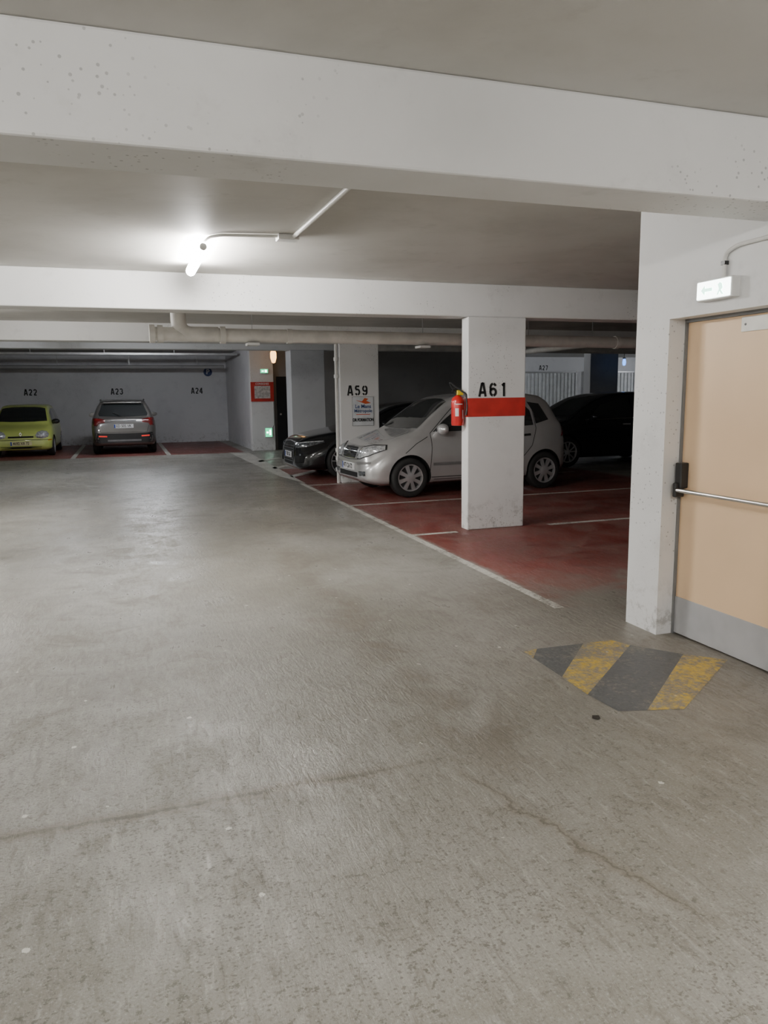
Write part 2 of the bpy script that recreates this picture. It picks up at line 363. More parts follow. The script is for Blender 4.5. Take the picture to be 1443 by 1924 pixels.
for s,x in (('A22',-2.98),('A23',-.25),('A24',2.45)):
    o=stencil('painted_number',s,.21,MBLK,(x,YB-.001,1.71),None,wf=.50,gap=.30,th=.26); lab(o,'black stencilled bay number %s on the back wall'%s,'number')
ps=empty('parking_sign',(2.86,YB-.002,2.47),0,'small round dark blue parking sign on the back wall','sign')
revolve('disc',[(.001,-.012),(.15,-.012),(.15,0)],mat('sign_navy',(.03,.05,.14),.5),ps,axis='Y')
text('letter','P',.24,MPLW,(0,-.014,0),0,ps,1.,.004)
MSL=mat('garage_door_paint',(.60,.61,.61),.5,grime=.2)
for k,(x0,x1) in enumerate(((15.6,18.05),(18.55,21.0),(21.4,23.6))):
    g=empty('garage_door',((x0+x1)/2,YB,0),0,'pale up-and-over garage door with vertical ribs','garage door','garage doors')
    w=(x1-x0)/2
    boxes('door_frame',[(-w-.06,-w,-.09,0,0,2.45),(w,w+.06,-.09,0,0,2.45),(-w-.06,w+.06,-.09,0,2.4,2.46)],MGALV,g,.004)
    ribs=[(-w,w,-.035,-.001,.02,2.4)]; n=14
    for i in range(n):
        xx=-w+(i+.5)*2*w/n; ribs.append((xx-.05,xx+.05,-.07,-.03,.04,2.38))
    boxes('panel',ribs,MSL,g)
    box('handle',-.06,.06,-.11,-.065,.95,.99,MBLKP,g,.004)
o=stencil('painted_number','A27',.20,MBLK,(16.55,YB-.001,2.51),None,wf=.55,gap=.32,th=.26); lab(o,'black stencilled bay number A27 above the garage door','number')

# ------------------------------------------------------------ FLOOR PAINT
def fpoly(name,polys,m,label,cat,group=None,z=.0015,mi=None):
    vs=[];fs=[]
    for p in polys:
        b=len(vs); vs+=[(x,y,z) for x,y in p]; fs.append(tuple(range(b,b+len(p))))
    o=mesh(name,vs,fs,m,mi=mi); lab(o,label,cat,group); return o
fpoly('aisle_line',[[(2.87,4.60),(2.95,4.60),(2.965,13.2),(2.885,13.2)]],MLINE,'long worn white line along the edge of the red bays','floor marking')
fpoly('aisle_band',[[(2.80,14.6),(3.0,13.2),(3.25,21.5),(2.72,21.7)]],MLINE,'wide worn white painted band at the aisle edge','floor marking')
for i,(x0,x1,y) in enumerate(((2.95,3.5,7.70),(4.7,8.4,7.72),(2.95,8.4,10.19),(2.95,8.4,12.86))):
    fpoly('bay_line',[[(x0,y-.045),(x1,y-.045),(x1,y+.045),(x0,y+.045)]],MLINE,'worn white line dividing the red parking bays','floor marking','bay lines')
for x in (-3.9,-1.42,1.06):
    fpoly('bay_line',[[(x-.06,21.6),(x+.06,21.6),(x+.05,27.7),(x-.07,27.7)]],MLINE,'worn white line between bays at the back wall','floor marking','back bay lines')
for i in range(3):
    y=14.3+i*1.9
    fpoly('hatch_line',[[(3.0,y),(3.0,y+.35),(3.7,y+1.25),(3.7,y+.9)]],MLINE,'worn white diagonal stripe beside the aisle','floor marking','white hatch lines')
fpoly('door_hatching',[
 [(2.20,3.86),(2.30,3.875),(2.195,3.74)],
 [(2.195,3.74),(2.30,3.875),(2.62,3.86),(2.19,3.42)],
 [(2.19,3.42),(2.62,3.86),(2.82,3.85),(2.87,3.73),(2.18,3.16)],
 [(2.18,3.16),(2.87,3.73),(3.06,3.48),(2.34,2.89),(2.20,2.93)],
 [(2.34,2.89),(3.06,3.48),(3.23,3.31),(2.52,2.84)]],[MYEL,MDK],'worn yellow and dark grey striped floor marking at the door','floor marking',mi=[0,1,0,1,0])
fpoly('fallen_leaf',[[(2.03,2.90),(2.05,2.93),(2.08,2.92),(2.07,2.89),(2.05,2.88)]],mat('dead_leaf',(.02,.015,.01),.8),'small dark dead leaf on the concrete floor','leaf',z=.004)

# ------------------------------------------------------------ EXTINGUISHER
ex=empty('fire_extinguisher',(3.567,7.84,1.20),0,'red fire extinguisher hung on the side of the pillar','fire extinguisher')
MEX=mat('extinguisher_red',(.52,.015,.014),.25,coat=.6)
revolve('cylinder_body',[(.03,0),(.068,.005),(.074,.03),(.074,.27),(.066,.31),(.035,.335),(.022,.345)],MEX,ex)
boxes('valve_handle',[(-.02,.02,-.02,.02,.34,.385),(-.07,.03,-.012,.012,.385,.40)],MBLKP,ex,.004)
hv=box('valve_handle',-.06,.035,-.012,.012,.403,.418,MBLKP,ex,.005)
box('safety_tag',-.025,.05,-.05,-.02,.345,.40,MYP,ex,.006)
tube('hose',[(-.02,0,.37),(-.08,0,.44),(-.10,0,.49),(-.02,-.03,.42),(.07,-.07,.36),(.078,-.085,.22),(.065,-.085,.12)],.010,MBLKP,ex,.02)
revolve('pressure_gauge',[(.001,-.045),(.018,-.043),(.018,-.02)],MPLW,ex,(0.01,0,.365),'Y',16)
def curved_label(nm,r,a0,a1,z0,z1,m):
    n=10; vs=[];fs=[]
    for i in range(n+1):
        a=a0+(a1-a0)*i/n
        for z in (z0,z1): vs.append((r*cos(a),r*sin(a),z))
    for i in range(n): fs.append((2*i,2*i+2,2*i+3,2*i+1))
    mesh(nm,vs,fs,m,ex,smooth=True)
curved_label('white_label',.0755,radians(225),radians(255),.11,.20,MPLW)
curved_label('white_label',.0755,radians(228),radians(290),.24,.250,MPLW)
curved_label('white_label',.0755,radians(290),radians(302),.08,.18,MPLW)
box('wall_bracket',.06,.085,-.02,.02,.1,.36,MGALV,ex)

# ------------------------------------------------------------ LAMPS & CONDUIT
def lamp(x,y0,y1,z,m,label,ceil=2.76,alongx=False):
    L=y1-y0; e=empty('fluorescent_lamp',(x,(y0+y1)/2,z),0 if not alongx else pi/2,label,'lamp','fluorescent lamps')
    revolve('diffuser',[(.02,-L/2+.012),(.036,-L/2+.02),(.042,-L/2+.04),(.042,L/2-.04),(.036,L/2-.02),(.02,L/2-.012)],m,e,axis='Y',segs=16)
    revolve('end_cap',[(.015,-L/2),(.028,-L/2+.003),(.028,-L/2+.02),(.015,-L/2+.022)],MWPL,e,axis='Y',segs=24)
    revolve('end_cap',[(.015,L/2),(.028,L/2-.003),(.028,L/2-.02),(.015,L/2-.022)],MWPL,e,axis='Y',segs=24)
    h=ceil-z+.002
    for s in (-.3,.3): box('bracket',-.012,.012,s*L-.015,s*L+.015,.040,h,MGALV,e)
    return e
lamp(.63,6.0,7.2,2.68,MLAMP,'lit tubular fluorescent lamp on the ceiling')
lamp(1.3,-1.3,-.1,2.60,MLAMP,'added unseen fluorescent lamp brightening the near bay')
lamp(-2.8,-1.3,-.1,2.60,MLAMP,'added unseen fluorescent lamp brightening the near bay')  # added fill lamp out of view, brightens near beam and floor
lamp(-4.6,5.0,6.2,2.66,MLAMP,'added unseen fluorescent lamp evening out the light from the left')  # added out of frame to spread light over the middle bay
lamp(-2.3,9.9,11.1,2.66,MLAMP,'added unseen fluorescent lamp lighting the drain pipe and A59 pillar')  # added outside the view so pipe and pillar are not left dark
lamp(-1.2,15.0,16.2,2.9,MLAMPW,'lit tubular fluorescent lamp over the far aisle',3.05)
lamp(0.5,20.2,21.4,2.92,MLAMPW,'lit tubular fluorescent lamp before the back bays',3.05,True)
lamp(12.8,24.6,25.8,2.9,MLAMPW,'extra unseen fluorescent lamp brightening the garage doors',3.05)
lamp(21.8,24.6,25.8,2.9,MLAMPW,'extra unseen fluorescent lamp brightening the garage doors',3.05)  # second lamp added behind the stair wall to brighten the garage doors
cd=empty('ceiling_conduit',(1.25,5.8,2.76),0,'white cable conduit with junction box across the ceiling','conduit')
tube('conduit',[(-.62,.25,-.05),(-.58,.17,-.018),(-.5,.08,-.014),(-.02,0,-.014)],.011,MCOND,cd,.03)
box('junction_box',-.09,.07,-.03,.09,-.04,0,MWPL,cd,.005)
tube('conduit',[(.03,-.02,-.016),(.07,-2.6,-.016)],.016,MCOND,cd)
xs=empty('exit_lamp',(3.15,3.43,2.105),0,'lit white emergency exit lamp box mounted above the door','lamp')
box('housing',-.055,.004,-.135,.13,-.055,.055,MWPL,xs,.006)
box('lit_face',-.062,-.054,-.125,.12,-.047,.047,MEXIT,xs,.004)
mesh('pictogram',[(-.0635,y,z) for y,z in ((-.035,-.035),(-.05,-.005),(-.04,.02),(-.055,.03),(-.07,.022),(-.078,-.002),(-.066,-.012),(-.085,-.036),(-.072,-.036),(-.055,-.018),(-.048,-.035))],[tuple(range(11))],MEXITG,xs)
mesh('arrow_mark',[(-.0635,y,z) for y,z in ((.085,0),(.055,.028),(.055,.009),(.0,.009),(.0,-.009),(.055,-.009),(.055,-.028))],[tuple(range(7))],MEXITG,xs)
wc=empty('wall_conduit',(3.15,3.43,2.16),0,'grey cable conduit on the wall above the exit lamp','conduit')
tube('conduit',[(-.014,-.03,0),(-.014,-.03,.13),(-.014,-.12,.16),(-.014,-.5,.16)],.011,MCOND,wc,.035)
box('pipe_clip',-.028,.004,-.045,-.015,.07,.09,MBLKP,wc)
# pipes
pp=empty('drain_pipe',(.34,9.2,2.29),0,'long pale plastic drain pipe hung below the ceiling','pipe')
tube('pipe',[(0,0,0),(7.6,0,-.045)],.078,MPVC,pp)
tube('pipe_elbow',[(.75,0,-.0),(.30,0,.0),(.30,0,.47)],.088,MPVC,pp,.16)
for x,r in ((.0,.105),(.09,.10),(.80,.10),(1.6,.088),(4.2,.092),(6.3,.088)):
    revolve('pipe_collar',[(.05,-.03),(r,-.03),(r,.03),(.05,.03)],MPVC,pp,(x,0,-.006*x),'X',24)
for x in (1.15,3.35,6.9):
    box('hanger_rod',x-.004,x+.004,-.004,.004,-.1-.006*x,.475,MGALV,pp)
    box('hanger_foot',x-.07,x+.07,-.10,.10,-.118-.006*x,-.088-.006*x,MWPL,pp,.003)
p2=empty('drain_pipe',(4.9,15.,2.55),0,'second plastic pipe running deeper under the ceiling','pipe')
tube('pipe',[(0,0,0),(11.,0,-.06)],.08,MPVC,p2)
for x in (1.5,4.5,7.5,10.): box('hanger_rod',x-.005,x+.005,-.005,.005,0,.505,MGALV,p2)
p3=empty('drain_pipe',(5.2,10.9,2.42),0,'narrow pipe branching toward the dark bays','pipe')
tube('pipe',[(.6,0,0),(2.6,0,-.02),(2.6,3.6,-.02)],.055,MPVC,p3,.15)
for x in (1.,2.2): box('hanger_rod',x-.005,x+.005,-.005,.005,0,.345,MGALV,p3)
p4=empty('cable_tray',(XL,24.2,2.86),0,'metal cable tray and pipes below the far ceiling','cable tray')
boxes('tray',[(0.1,10.9,-.15,.15,0,.01),(0.1,10.9,-.16,-.15,0,.06),(0.1,10.9,.15,.16,0,.06)],MGALV,p4)
for x in (1,3,5,7,9): box('hanger_rod',x-.008,x+.008,-.15,-.134,.01,.195,MGALV,p4)
p5=empty('water_pipe',(XL+.1,26.6,2.60),0,'dark water pipe along the back bays','pipe')
tube('pipe',[(0,0,0),(10.7,0,.0)],.06,MG,p5)
for x in (1.,3.2,5.4,7.6,9.8): box('hanger_rod',x-.01,x+.01,-.01,.01,0,.455,MGALV,p5)
dp=empty('downpipe',(3.57,13.02,0),0,'slim white vertical pipe beside the A59 pillar','pipe')
tube('pipe',[(0,0,.0),(0,0,2.46)],.03,MCOND,dp)
for z in (.25,.45,.6,1.9,2.2): revolve('pipe_clip',[(.02,-.03),(.045,-.03),(.045,.03),(.02,.03)],MWPL,dp,(0,0,z),segs=16)

# ------------------------------------------------------------ CARS
def pchip(ks,x):
    xs=np.array([k[0] for k in ks],float); ys=np.array([k[1] for k in ks],float)
    h=np.diff(xs); d=np.diff(ys)/h; m=np.zeros(len(xs)); m[0]=d[0]; m[-1]=d[-1]
    for i in range(1,len(xs)-1):
        if d[i-1]*d[i]>0:
            w1=2*h[i]+h[i-1]; w2=h[i]+2*h[i-1]; m[i]=(w1+w2)/(w1/d[i-1]+w2/d[i])
    i=min(max(np.searchsorted(xs,x)-1,0),len(h)-1); t=(x-xs[i])/h[i]; t=min(max(t,0),1)
    return ((1+2*t)*(1-t)**2*ys[i]+t*(1-t)**2*h[i]*m[i]+t*t*(3-2*t)*ys[i+1]+t*t*(t-1)*h[i]*m[i+1])
class Car:
    def __init__(s,name,L,W,top,belt,bot,wid,wheels,rw,paint,loc,rz,label,tumble=.74):
        s.L=L;s.W=W
        s.root=empty('car',loc,rz,label,'car')
        T=np.linspace(0,1,78); X=L*(.55*(.5-.5*np.cos(pi*T))+.45*T)
        rings=[]
        for x in X:
            zt=pchip(top,x); zb=pchip(bot,x); w=pchip(wid,x)*W/2; zB=min(pchip(belt,x),zt-.035)
            g=min(max((zt-zB-.03)/.42,0),1); wr=w*(.90*(1-g)+tumble*g)
            zR=zt-(.02+.05*g); H=zB-zb
            pts=[(0,zb),(.5*w,zb),(.86*w,zb),(.95*w,zb+.03),(.985*w,zb+.10*H+.02),(.99*w,zb+.3*H),(1.*w,zb+.5*H),(1.*w,zb+.66*H),(.985*w,zb+.84*H),(.965*w,zb+.94*H),(.94*w,zB)]
            for t in (.25,.5,.75,1.):
                bul=.012*sin(pi*t)*g
                pts.append((.94*w*(1-t)+wr*t+bul, zB*(1-t)+zR*t))
            pts+= [(wr-.025,zt-.008-.02*g),(wr-.07,zt-.002-.006*g),(.72*wr,zt+.004),(.4*wr,zt+.010),(0,zt+.013)]
            rings.append([(x,y,z) for y,z in pts]+[(x,-y,z) for y,z in pts[-2:0:-1]])
        n=len(rings[0]); vs=[p for r in rings for p in r]; fs=[]
        for k in range(len(rings)-1):
            for i in range(n):
                j=(i+1)%n; fs.append((k*n+i,k*n+j,(k+1)*n+j,(k+1)*n+i))
        fs.append(tuple(range(n))); fs.append(tuple((len(rings)-1)*n+i for i in range(n)))
        b=mesh('body',vs,fs,[paint,MUNDER],s.root,smooth=True); s.body=b
        bm=bmesh.new(); bm.from_mesh(b.data); bmesh.ops.recalc_face_normals(bm,faces=bm.faces); s.bvh=BVHTree.FromBMesh(bm); bm.free()
        for xw in wheels:
            for sd in (-1,1):
                c=revolve('cut',[(rw*1.13,.0),(rw*1.13,.6)],MUNDER,None,(0,0,0),'Y',48); c.modifiers.clear()
                y0=W/2-.26
                for v in c.data.vertices:
                    v.co=(v.co.x+xw, sd*(y0+v.co.y), v.co.z+rw*1.02)
                bm=bmesh.new(); bm.from_mesh(c.data); bmesh.ops.recalc_face_normals(bm,faces=bm.faces)
                bm.to_mesh(c.data); bm.free()
                c.data.materials.clear(); c.data.materials.append(paint); c.data.materials.append(MUNDER)
                for p in c.data.polygons: p.material_index=1; p.use_smooth=False
                md=b.modifiers.new('bl','BOOLEAN'); md.operation='DIFFERENCE'; md.solver='EXACT'; md.object=c
                c.parent=s.root
                bpy.context.view_layer.update(); dg=bpy.context.evaluated_depsgraph_get()
                nm=bpy.data.meshes.new_from_object(b.evaluated_get(dg)); b.modifiers.clear(); b.data=nm
                bpy.data.objects.remove(c,do_unlink=True)
        e=b.modifiers.new('es','EDGE_SPLIT'); e.split_angle=radians(50)
        s.wheels=wheels; s.rw=rw
    def hit(s,u,v,d):
        if d=='front': o,r=Vector((-3,u,v)),Vector((1,0,0))
        elif d=='rear': o,r=Vector((s.L+3,u,v)),Vector((-1,0,0))
        elif d=='left': o,r=Vector((u,-4,v)),Vector((0,1,0))
        elif d=='right': o,r=Vector((u,4,v)),Vector((0,-1,0))
        else: o,r=Vector((u,v,5)),Vector((0,0,-1))
        p,n,_,_=s.bvh.ray_cast(o,r)
        if p is None:
            q=o+r*(3 if d in('front','rear') else 4); p,n,_,_=s.bvh.find_nearest(q)
        if n.dot(r)>0: n=-n
        return p,n
    def patch(s,name,poly,d,m,off=.004,bulge=0.,K=7,label=None,parent=None):
        pts=[]; n=len(poly)
        for i in range(n):
            a=Vector(poly[i]); b=Vector(poly[(i+1)%n]); k=max(1,int((b-a).length/.045))
            for j in range(k): pts.append(a.lerp(b,j/k))
        c=Vector((sum(p.x for p in pts)/len(pts),sum(p.y for p in pts)/len(pts)))
        vs=[];fs=[];m_=len(pts)
        for k in range(K+1):
            t=1-k/(K+.6)
            for p in pts:
                q=c+(p-c)*t; P,nn=s.hit(q.x,q.y,d); vs.append(P+nn*(off+bulge*(1-t*t)))
        P,nn=s.hit(c.x,c.y,d); vs.append(P+nn*(off+bulge)); ci=len(vs)-1
        for k in range(K):
            for i in range(m_):
                j=(i+1)%m_; fs.append((k*m_+i,k*m_+j,(k+1)*m_+j,(k+1)*m_+i))
        for i in range(m_): fs.append((K*m_+i,K*m_+(i+1)%m_,ci))
        o=mesh(name,vs,fs,m,parent or s.root,smooth=True)
        if label: o['label']=label
        return o
    def ribbon(s,name,lines,d,m,w=.008,off=.003,split=False):
        if split:
            for l in lines: s.ribbon(name,[l],d,m,w,off)
            return
        vs=[];fs=[]
        for ln in lines:
            pts=[]
            for i in range(len(ln)-1):
                a=Vector(ln[i]);b=Vector(ln[i+1]);k=max(1,int((b-a).length/.04))
                for j in range(k): pts.append(a.lerp(b,j/k))
            pts.append(Vector(ln[-1])); base=len(vs)
            for i,p in enumerate(pts):
                a=pts[max(i-1,0)];b=pts[min(i+1,len(pts)-1)]; t=(b-a).normalized(); nn=Vector((-t.y,t.x))*w/2
                for q in (p-nn,p+nn):
                    P,no=s.hit(q.x,q.y,d); vs.append(P+no*off)
            for i in range(len(pts)-1): k=base+2*i; fs.append((k,k+2,k+3,k+1))
        return mesh(name,vs,fs,m,s.root,smooth=True)
    def wheelset(s,style,spokes,rimm=MRIM,only=None,rr=.66,inset=.01):
        for xw in s.wheels:
            for sd in (-1,1):
                y=sd*(s.W/2-.10-inset)
                t=s.tyre(xw,y,sd,rr); s.rim(t,style,spokes,rimm,rr)
    def tyre(s,xw,y,sd,rr):
        r=s.rw; ri=r*rr; w=.095
        t=revolve('wheel',[(ri,-w+.01),(ri+.015,-w),(r-.04,-w-.004),(r-.012,-w+.012),(r,-w+.035),(r,w-.035),(r-.012,w-.012),(r-.04,w),(ri,w)],MTYRE,s.root,(xw,y,r),'Y',48,cap=False)
        if sd>0: t.rotation_euler=(0,0,pi)
        return t
    def rim(s,t,style,n,rimm,rr):
        r=s.rw; ri=r*rr; w=.095
        revolve('rim_barrel',[(ri+.006,-w+.002),(ri+.006,-w-.004),(ri-.010,-w-.002),(ri-.02,-w+.05),(ri-.02,w)],rimm,t,(0,0,0),'Y',40,cap=False)
        revolve('brake_disc',[(ri*.97,-w+.040),(ri*.97,-w+.05)],MRIMD,t,(0,0,0),'Y',32)
        vs=[];fs=[]
        def spoke(a,w0,w1,r0,r1,sk=0.):
            b=len(vs)
            for (rad,ww,yy,aa) in ((r0,w0,-w-.002,a),(r1,w1,-w+.004,a+sk)):
                cx,cz=rad*cos(aa),rad*sin(aa); tx,tz=-sin(aa),cos(aa)
                for sgn in (-1,1):
                    vs.append((cx+tx*ww*sgn,yy,cz+tz*ww*sgn)); vs.append((cx+tx*ww*sgn,yy+.03,cz+tz*ww*sgn))
            for f in ((0,4,6,2),(1,3,7,5),(0,1,5,4),(2,6,7,3)): fs.append(tuple(b+i for i in f))
        for i in range(n):
            a=2*pi*i/n+.3
            if style=='double': spoke(a-.14,.012,.010,.04,ri-.008,-.12); spoke(a+.14,.012,.010,.04,ri-.008,.12)
            elif style=='wide': spoke(a,.022,.032,.045,ri-.006)
            else: spoke(a,.02,.018,.04,ri-.006)
        mesh('spokes',vs,fs,rimm,t)
        hr=.075 if style=='wide' else .055
        revolve('hub_cap',[(.001,-w-.010),(.03,-w-.010),(hr,-w-.003),(hr+.005,-w+.03)],rimm,t,(0,0,0),'Y',24)
    def mirror(s,x,z,m,k=1.):
        for sd in (-1,1):
            P,_=s.hit(x,z,'left' if sd<0 else 'right')
            y=P.y+sd*.10; prof=[(.001,-.055),(.05,-.045),(.078,-.015),(.085,.02),(.078,.045),(.02,.05)]
            o=revolve('wing_mirror',prof,m,s.root,(x-.01,y,z+.03),'X',20); o.scale=(1.*k,1.3*k,.85*k)
            box('mirror_stalk',x-.015,x+.03,min(P.y-.02*sd,y),max(P.y-.02*sd,y),z-.04,z+.01,MBLKP,s.root,.004)
    def plate(s,d,z,txt,m=MPLW,w=.26,h=.055,y=0.,sx=.85):
        P,n=s.hit(y,z,d); sg=-1 if d=='front' else 1
        x=P.x+sg*.012; x0,x1=sorted((x,x-sg*.03))
        pl=box('number_plate',x0,x1,y-w,y+w,z-h,z+h,m,s.root,.003)
        rz=-pi/2 if sg<0 else pi/2
        text('plate_lettering',txt,.105,MBLK,(x+sg*.0025,y,z),rz,pl,sx,.0015)
        yb=y+w-.02 if sg<0 else y-w+.02
        box('euro_band',min(x,x+sg*.002),max(x,x+sg*.002),yb-.018,yb+.018,z-h+.004,z+h-.004,MEURO,pl)
        return pl
def mirror_y(poly): return [(-u,v) for u,v in poly]
def paintmat(name,c,metal=.6,rough=.28):
    return mat(name,c,rough,metal,var=.04,scale=3.,coat=.8)
GAP=mat('panel_gap_black',(.01,.01,.01),.8)
GTR=mat('grey_trim',(.16,.16,.16),.5)

# --- silver compact (near)
PS=paintmat('silver_paint',(.60,.60,.60),.50,.27)
c=Car('silver',3.62,1.72,
 [(0,.46),(.025,.64),(.07,.735),(.16,.795),(.40,.885),(.74,.985),(.82,1.01),(1.12,1.235),(1.46,1.460),(1.68,1.535),(2.1,1.575),(2.65,1.572),(3.10,1.535),(3.26,1.46),(3.43,1.17),(3.55,.96),(3.60,.80),(3.62,.60)],
 [(0,.47),(.8,.92),(1.6,.97),(3.62,1.08)],
 [(0,.30),(.06,.24),(.3,.20),(3.3,.22),(3.62,.34)],
 [(0,.66),(.03,.77),(.10,.86),(.25,.94),(.5,.98),(.9,1.),(3.,1.),(3.4,.95),(3.55,.88),(3.62,.78)],
 (.70,3.12),.305,PS,(3.30,11.42,0),radians(3.5),'silver compact hatchback parked nose out between two numbered pillars',.75)
c.wheelset('wide',8)
c.patch('windshield',[(.89,-.68),(.85,-.35),(.84,0),(.85,.35),(.89,.68),(1.44,.57),(1.50,.3),(1.51,0),(1.50,-.3),(1.44,-.57)],'top',MGLASS,K=10)
for d in ('left','right'):
    c.patch('side_window',[(1.10,.99),(1.30,1.15),(1.55,1.32),(1.78,1.41),(2.10,1.445),(2.12,1.01),(1.5,.99)],d,MGLASS)
    c.patch('side_window',[(2.17,1.01),(2.15,1.448),(2.5,1.45),(2.74,1.43),(2.88,1.28),(2.91,1.05)],d,MGLASS)
    c.patch('side_window',[(2.96,1.07),(2.94,1.26),(2.86,1.42),(3.08,1.39),(3.22,1.13)],d,MGLASS)
    c.ribbon('panel_gap',[[(1.02,.30),(1.06,.75),(1.05,.97),(1.50,1.36)],[(2.14,.27),(2.14,1.45)],[(2.92,1.42),(2.95,1.0),(2.86,.72),(2.70,.55),(2.66,.30)],[(1.05,.30),(2.66,.30)],[(.62,.68),(.80,.82),(1.0,.92)]],d,GAP,.010)
    c.ribbon('rub_strip',[[(1.08,.50),(2.62,.50)]],d,GTR,.045,.008)
    c.ribbon('door_handle',[[(1.88,.86),(2.08,.87)],[(2.66,.89),(2.84,.90)]],d,GAP,.035,.006,split=True)
    c.ribbon('sill_trim',[[(1.1,.245),(2.75,.245)]],d,MBLKP,.05,.004)
for sg in (-1,1):
    q=lambda pl:[(sg*-u,v) for u,v in pl]
    c.patch('headlight',q([(.36,.61),(.33,.69),(.42,.765),(.58,.80),(.72,.80),(.745,.74),(.64,.655),(.48,.605)]),'front',MLENS,.005,.02)
    c.ribbon('headlight_rim',[q([(.36,.602),(.322,.69),(.42,.773),(.58,.808),(.725,.808),(.755,.74),(.64,.646),(.48,.597),(.36,.602)])],'front',GAP,.012,.007)
    c.patch('fog_light',q([(.45,.34),(.45,.41),(.66,.42),(.66,.35)]),'front',MLENSD,.005,.004)
c.patch('tail_light',[(-.80,.85),(-.66,.85),(-.60,1.20),(-.68,1.20)],'rear',MTAIL,.005,.01)
c.patch('tail_light',mirror_y([(-.80,.85),(-.66,.85),(-.60,1.20),(-.68,1.20)]),'rear',MTAIL,.005,.01)
c.patch('rear_window',[(-.55,1.08),(.55,1.08),(.48,1.42),(-.48,1.42)],'rear',MGLASS)
c.patch('grille',[(-.25,.595),(-.30,.68),(-.25,.755),(0,.775),(.25,.755),(.30,.68),(.25,.595)],'front',MCHR,.006)
for z in (.615,.65,.685,.72,.75): c.ribbon('grille_slat',[[(-.26,z),(.26,z)]],'front',GAP,.024,.010)
P,n=c.hit(0,.69,'front')
def star(P,par,r=.06):
    vs=[];fs=[]
    for k in range(3):
        a=pi/2+k*2*pi/3; b=len(vs); t=.012
        vs+=[(0,-sin(a)*t,cos(a)*t),(0,cos(a)*r,sin(a)*r),(0,sin(a)*t,-cos(a)*t)]; fs.append((b,b+1,b+2))
    R_=28
    b=len(vs)
    for i in range(R_):
        a=2*pi*i/R_; vs+=[(0,cos(a)*r,sin(a)*r),(0,cos(a)*r*.86,sin(a)*r*.86)]
    for i in range(R_): j=(i+1)%R_; fs.append((b+2*i,b+2*j,b+2*j+1,b+2*i+1))
    return mesh('star_emblem',vs,fs,MCHR,par,loc=(P.x-.020,P.y,P.z))
star(P,c.root)
c.patch('air_intake',[(-.40,.31),(-.40,.385),(.40,.385),(.40,.31)],'front',MUNDER,.004)
c.ribbon('bumper_strip',[[(-.70,.545),(-.35,.525)],[(.35,.525),(.70,.545)]],'front',GTR,.035,.006,split=True)
c.ribbon('panel_gap',[[(-.72,.72),(-.40,.59),(0,.57),(.40,.59),(.72,.72)]],'front',GAP,.010)
c.plate('front',.465,'477 CA 72',w=.26)
c.mirror(1.22,1.0,PS,1.2)
tube('wiper',[(.90,-.5,1.01),(.98,.1,1.105)],.008,MBLKP,c.root); tube('wiper',[(.88,.05,1.01),(.98,.55,1.09)],.008,MBLKP,c.root)

# --- black hatchback behind A59
PBk=paintmat('black_paint',(.006,.0065,.008),.1,.16)
c=Car('black',4.25,1.79,
 [(0,.46),(.03,.64),(.10,.72),(.25,.79),(.6,.86),(1.1,.94),(1.22,.98),(1.6,1.18),(2.05,1.36),(2.4,1.41),(2.8,1.42),(3.4,1.38),(3.75,1.30),(4.0,1.08),(4.12,.98),(4.22,.80),(4.25,.60)],
 [(0,.45),(1.2,.90),(2.5,.95),(4.25,1.02)],
 [(0,.24),(.06,.19),(.3,.17),(4.,.19),(4.25,.32)],
 [(0,.60),(.03,.72),(.10,.82),(.28,.91),(.6,.97),(1.,1.),(3.5,1.),(4.,.93),(4.25,.75)],
 (.86,3.47),.325,PBk,(2.98,14.55,0),radians(2),'glossy black hatchback parked nose out behind the pillar',.72)
c.wheelset('double',5,rr=.76)
c.patch('windshield',[(1.30,-.66),(1.26,-.3),(1.25,0),(1.26,.3),(1.30,.66),(1.98,.55),(2.03,.3),(2.04,0),(2.03,-.3),(1.98,-.55)],'top',MGLASS,K=10)
for d in ('left','right'):
    c.patch('side_window',[(1.55,.97),(2.0,1.2),(2.3,1.30),(2.55,1.32),(2.56,.99)],d,MGLASS)
    c.patch('side_window',[(2.62,.99),(2.61,1.32),(3.1,1.30),(3.4,1.22),(3.5,1.05)],d,MGLASS)
    c.ribbon('panel_gap',[[(1.45,.28),(1.5,.95)],[(2.59,.25),(2.59,1.33)],[(1.45,.27),(3.0,.27)]],d,GAP,.008)
    c.ribbon('window_trim',[[(1.5,.955),(3.5,1.01)]],d,MCHR,.012,.006)
for sg in (-1,1):
    q=lambda pl:[(sg*-u,v) for u,v in pl]
    c.patch('headlight',q([(.46,.60),(.44,.66),(.62,.70),(.78,.72),(.80,.69),(.72,.62),(.58,.59)]),'front',MLENSD,.005,.01)
    c.ribbon('light_strip',[q([(.47,.655),(.62,.690),(.78,.712)])],'front',MLENS,.016,.016)
    c.patch('fog_light',q([(.50,.30),(.46,.44),(.76,.46),(.74,.32)]),'front',MUNDER,.004)
c.patch('grille',[(-.30,.27),(-.42,.45),(-.36,.68),(0,.70),(.36,.68),(.42,.45),(.30,.27)],'front',MUNDER,.005)
c.ribbon('grille_frame',[[(-.30,.26),(-.43,.45),(-.37,.69),(0,.71),(.37,.69),(.43,.45),(.30,.26),(-.30,.26)]],'front',GTR,.013,.009)
for z in (.33,.38,.52,.57,.62): c.ribbon('grille_slat',[[(-.36,z),(.36,z)]],'front',GTR,.006,.008)
P,n=c.hit(0,.62,'front')
